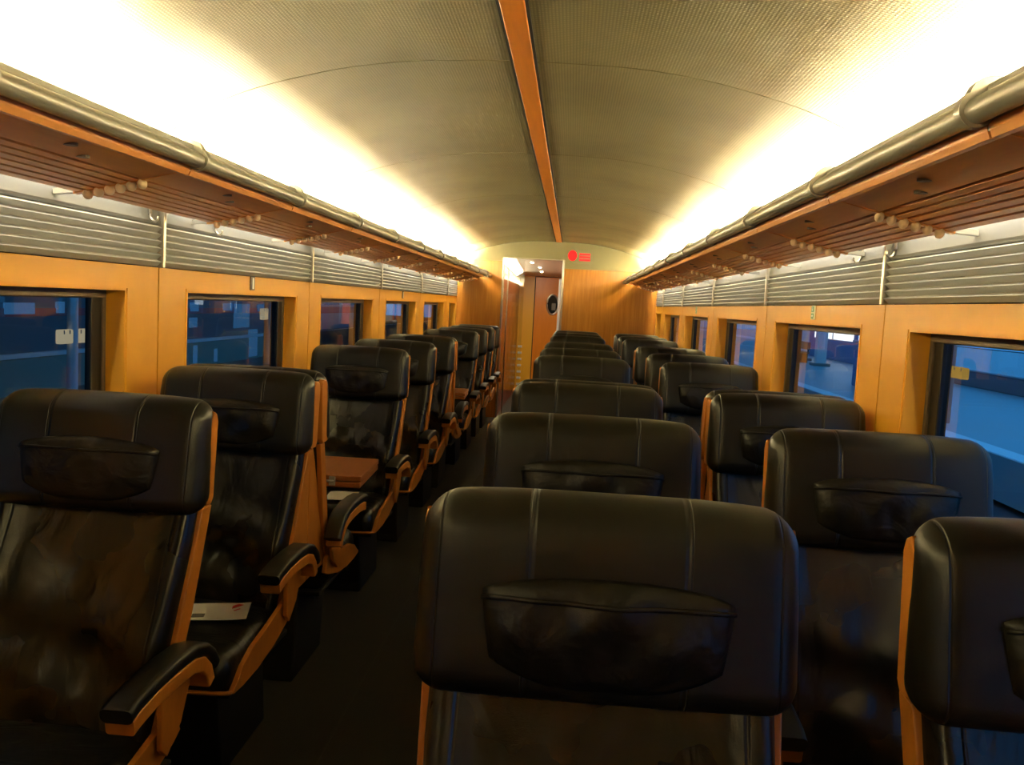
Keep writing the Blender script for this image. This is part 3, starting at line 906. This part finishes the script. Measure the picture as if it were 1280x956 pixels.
# red indicator on the fascia
t = thing('indicator_display', 'red lit indicator with a square symbol and short text above the wooden bulkhead', 'display', (.27, YE - .012, 2.16))
bm = bmesh.new(); box(bm, -.17, .17, 0.0, .008, -.085, .095, .003); obj('panel', bm, 'fascia', t)
bm = bmesh.new()
ring = [(-.087 + .058 * math.cos(2 * PI * i / 24), .012 + .068 * math.sin(2 * PI * i / 24)) for i in range(24)]
merge(bm, prism(ring, -.004, .0, 'xz')); obj('symbol', bm, 'red_led', t)
bm = bmesh.new()
for r_ in range(3): box(bm, .0, .145, -.004, .0, -.052 + r_ * .036, -.052 + r_ * .036 + .028)
obj('text_field', bm, 'red_led_dim', t)
# close the shell round the vestibule
bm = bmesh.new(); box(bm, -1.4, 1.4, CY + .3, CY + .34, 0, 2.4); struct('wall_beyond', bm, 'dark')
bm = bmesh.new()
for s in (-1, 1): box(bm, s * 1.38 - .02, s * 1.38 + .02, YE, CY + .3, -.05, 2.3)
struct('wall_beyond_sides', bm, 'dark')

# ------------------------------------------------------------------ outside: the station
PZ = -.45
def ext(name, bm, mat): return struct(name, bm, mat)
bm = bmesh.new(); box(bm, 7.0, 40, -10, 140, PZ - .7, PZ); ext('platform_exterior_right', bm, 'platform')
bm = bmesh.new(); box(bm, 7.05, 7.45, -10, 140, PZ, PZ + .006); box(bm, 16.4, 18.2, -10, 140, PZ, PZ + .006); ext('trim_11', bm, 'stripe')  # wide outer strip is a lit band of paving, put in as white
bm = bmesh.new(); box(bm, -60, 60, -30, 140, -1.35, -1.25); ext('ground_exterior', bm, 'track')
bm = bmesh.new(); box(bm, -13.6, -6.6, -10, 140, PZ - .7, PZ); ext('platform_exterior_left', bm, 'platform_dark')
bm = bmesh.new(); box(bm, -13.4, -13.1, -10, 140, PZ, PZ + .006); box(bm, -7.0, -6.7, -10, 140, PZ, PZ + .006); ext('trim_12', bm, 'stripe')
bm = bmesh.new(); box(bm, -40, -3.2, -30, 140, 4.4, 4.6); ext('sky_block_exterior', bm, 'dark_cover')  # unseen slab added to keep sky light off the left side

def pillar(x, y, h, lab, w=.42):
    t = thing('platform_pillar', lab, 'pillar', (x, y, PZ), 0, 'pillars on the platform outside')
    bm = bmesh.new(); box(bm, -w / 2, w / 2, -w / 2, w / 2, .0, h, .03); obj('shaft', bm, 'concrete', t)
    bm = bmesh.new(); box(bm, -w * .85, w * .85, -w * .85, w * .85, 0, .12, .02); obj('foot', bm, 'post_brown', t)
for x, y, lab in ((11.5, 43, 'pale pillar with a brown foot on the right platform seen in the second right window'),
                  (11.1, 38.6, 'pale pillar nearer than its neighbour on the right platform'),
                  (11.3, 62, 'distant pale pillar on the right platform in the third right window'),
                  (11.3, 92, 'far pale pillar on the right platform in the fourth right window')):
    pillar(x, y, 5.5, lab)

def reflection_post(x, y, lab, sw, mat, post, sh=.23, sz=1.06):  # window reflections, built as glowing boards and posts outside
    t = thing('reflection_sign', lab, 'sign', (x, y, PZ), 0, 'window reflections built as signs outside')
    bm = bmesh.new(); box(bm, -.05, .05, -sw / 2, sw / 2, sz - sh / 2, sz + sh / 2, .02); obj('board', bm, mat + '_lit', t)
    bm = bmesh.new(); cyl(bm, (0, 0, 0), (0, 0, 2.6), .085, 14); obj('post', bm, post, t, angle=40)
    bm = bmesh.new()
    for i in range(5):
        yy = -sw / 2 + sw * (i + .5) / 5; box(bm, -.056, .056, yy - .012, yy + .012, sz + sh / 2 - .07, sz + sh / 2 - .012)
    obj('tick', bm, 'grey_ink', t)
reflection_post(8.0, 18.3, 'yellow reflection in the nearest right window, built as a glowing board on a brown post', 1.5, 'sign_yellow', 'post_brown')
reflection_post(-7.9, 13.7, 'cream reflection in the nearest left window, built as a glowing board on a pale post', .8, 'sign_cream', 'concrete')
reflection_post(-8.0, 23.1, 'cream reflection in the second left window, built as a glowing board on a pale post', .9, 'sign_cream', 'post_brown', .3, 1.35)

t = thing('platform_barrier', 'long low dark barrier on the right platform outside the nearest right window', 'barrier', (14., 28., PZ))
bm = bmesh.new(); box(bm, -.25, .25, -5., 4.5, 0, .52, .03); obj('body', bm, 'hut_dark', t)
bm = bmesh.new(); box(bm, -.30, .30, -5.05, 4.55, .52, .58, .02); obj('coping', bm, 'platform', t)
t = thing('platform_bench', 'brown bench beside the pillar on the right platform', 'bench', (10.9, 41.5, PZ))
bm = bmesh.new(); box(bm, -.25, .25, -1., 1., .42, .50, .02); obj('seat', bm, 'bench_brown', t)
bm = bmesh.new(); box(bm, .2, .27, -1., 1., .6, .95, .02); obj('backrest', bm, 'bench_brown', t)
for yy in (-.8, .8):
    bm = bmesh.new(); box(bm, -.22, .22, yy - .04, yy + .04, 0, .42, .01); box(bm, .2, .24, yy - .04, yy + .04, .4, .9); obj('leg', bm, 'base_black', t)
t = thing('platform_cabinet', 'large dark blue cabinet on the right platform in the second right window', 'cabinet', (9.6, 25.6, PZ))
bm = bmesh.new(); box(bm, -.6, .6, -2.0, 2.0, 0, 1.35, .05); obj('body', bm, 'cabinet_blue', t)
bm = bmesh.new(); box(bm, -.65, .65, -2.05, 2.05, 1.35, 1.42, .02); obj('lid', bm, 'platform', t)
t = thing('lit_kiosk', 'distant kiosk with bright white windows on the right platform', 'kiosk', (15., 45.5, PZ))
bm = bmesh.new(); box(bm, -1.5, 3., -4., 6., 0, 3., .05); obj('body', bm, 'cabinet_blue', t)
for i in range(2):
    bm = bmesh.new(); box(bm, -1.53, -1.5, -3.6 + i * 3.4, -.5 + i * 3.4, 1.05, 1.75); box(bm, -3.4 + i * 2.2 + 2., -1.6 + i * 2.2 + 2., -4.03, -4., 1.05, 1.75)
    obj('window', bm, 'lit_white', t)

# train standing beyond the left platform
t = thing('parked_train', 'dark grey train with a red stripe and blue lit windows beyond the left platform', 'train', (-16.2, 30, -1.25))
bm = bmesh.new(); box(bm, -1.4, 1.4, -38, 40, .35, 4.2, .25); obj('body', bm, 'train_grey', t)
bm = bmesh.new(); box(bm, 1.38, 1.42, -38, 40, 1.62, 2.02); obj('stripe', bm, 'train_red', t)
bm = bmesh.new(); box(bm, 1.38, 1.415, -38, 40, 2.15, 3.0); obj('window_band', bm, 'train_glass', t)
for i in range(16):
    y = -30 + i * 4.3
    if i % 3 != 1: continue
    bm = bmesh.new(); box(bm, 1.40, 1.43, y, y + 1.5, 2.25, 2.9, .004); obj('window', bm, 'lit_blue', t)
# dark waiting hut with lit panes on the left platform
t = thing('platform_hut', 'dark hut with small blue lit panes on the left platform outside the second left window', 'hut', (-9.0, 21., PZ))
bm = bmesh.new(); box(bm, -2.2, -.02, -7.9, 5.6, 0, 3.2, .04); obj('body', bm, 'hut_dark', t)
bm = bmesh.new(); box(bm, -2.4, .3, -8.1, 5.8, 3.2, 3.4, .03); obj('roof', bm, 'dark_cover', t)
bm = bmesh.new(); box(bm, -.03, .0, -7.9, 5.6, 1.32, 1.46); obj('band', bm, 'train_red', t)
bm = bmesh.new(); box(bm, -.03, .07, -7.9, 5.6, .62, .70, .01); obj('ledge', bm, 'concrete', t)
bm = bmesh.new(); box(bm, -.03, .01, -7.9, 5.6, 0, .62); obj('lower_wall', bm, 'hut_lower', t)
for y0, y1, z0, z1 in ((20.54, 21.0, .93, 1.145), (20.51, 20.93, .534, .776), (22.53, 23.14, .94, 1.135), (23.3, 24.41, .457, 1.12), (25.07, 25.75, .91, 1.125), (20.72, 20.97, -.36, .09), (21.98, 22.2, -.39, -.05), (24.42, 25.1, -.40, .39), (15.03, 15.28, .92, 1.125), (13.6, 14.4, .91, 1.1)):
    bm = bmesh.new(); box(bm, -.02, .015, y0 - 21, y1 - 21, z0 - PZ, z1 - PZ, .004); obj('lit_pane', bm, 'lit_blue', t)

# ------------------------------------------------------------------ world, camera, view
w = bpy.data.worlds.new('World'); S.world = w; w.use_nodes = True
bg = w.node_tree.nodes['Background']; bg.inputs[0].default_value = (.05, .33, .80, 1); bg.inputs[1].default_value = .72

cam = bpy.data.cameras.new('Camera'); co = bpy.data.objects.new('Camera', cam); COL.objects.link(co)
yaw, pitch, roll = .0642, -.0893, .0525
cy, sy, cp, sp = math.cos(yaw), math.sin(yaw), math.cos(pitch), math.sin(pitch)
f = Vector((-sy * cp, cy * cp, sp)); r0 = Vector((cy, sy, 0)); u0 = r0.cross(f)
rr_ = r0 * math.cos(roll) + u0 * math.sin(roll); uu = -r0 * math.sin(roll) + u0 * math.cos(roll)
R3 = Matrix((rr_, uu, -f)).transposed()
co.matrix_world = Matrix.Translation((.2161, 0, 1.5)) @ R3.to_4x4()
cam.sensor_fit = 'HORIZONTAL'; cam.sensor_width = 36.; cam.lens = 36. * 1086 / 1280; cam.clip_start = .05; cam.clip_end = 500
S.camera = co
S.view_settings.view_transform = 'Standard'; S.view_settings.look = 'None'; S.view_settings.gamma = 1.; S.view_settings.use_curve_mapping = False
S.view_settings.exposure = .5
S.cycles.max_bounces = 10; S.cycles.diffuse_bounces = 6; S.cycles.glossy_bounces = 4; S.cycles.transparent_max_bounces = 12
S.cycles.sample_clamp_indirect = 0.
S.cycles.use_guiding = True; S.cycles.use_surface_guiding = True; S.cycles.guiding_training_samples = 64
S.cycles.use_adaptive_sampling = False
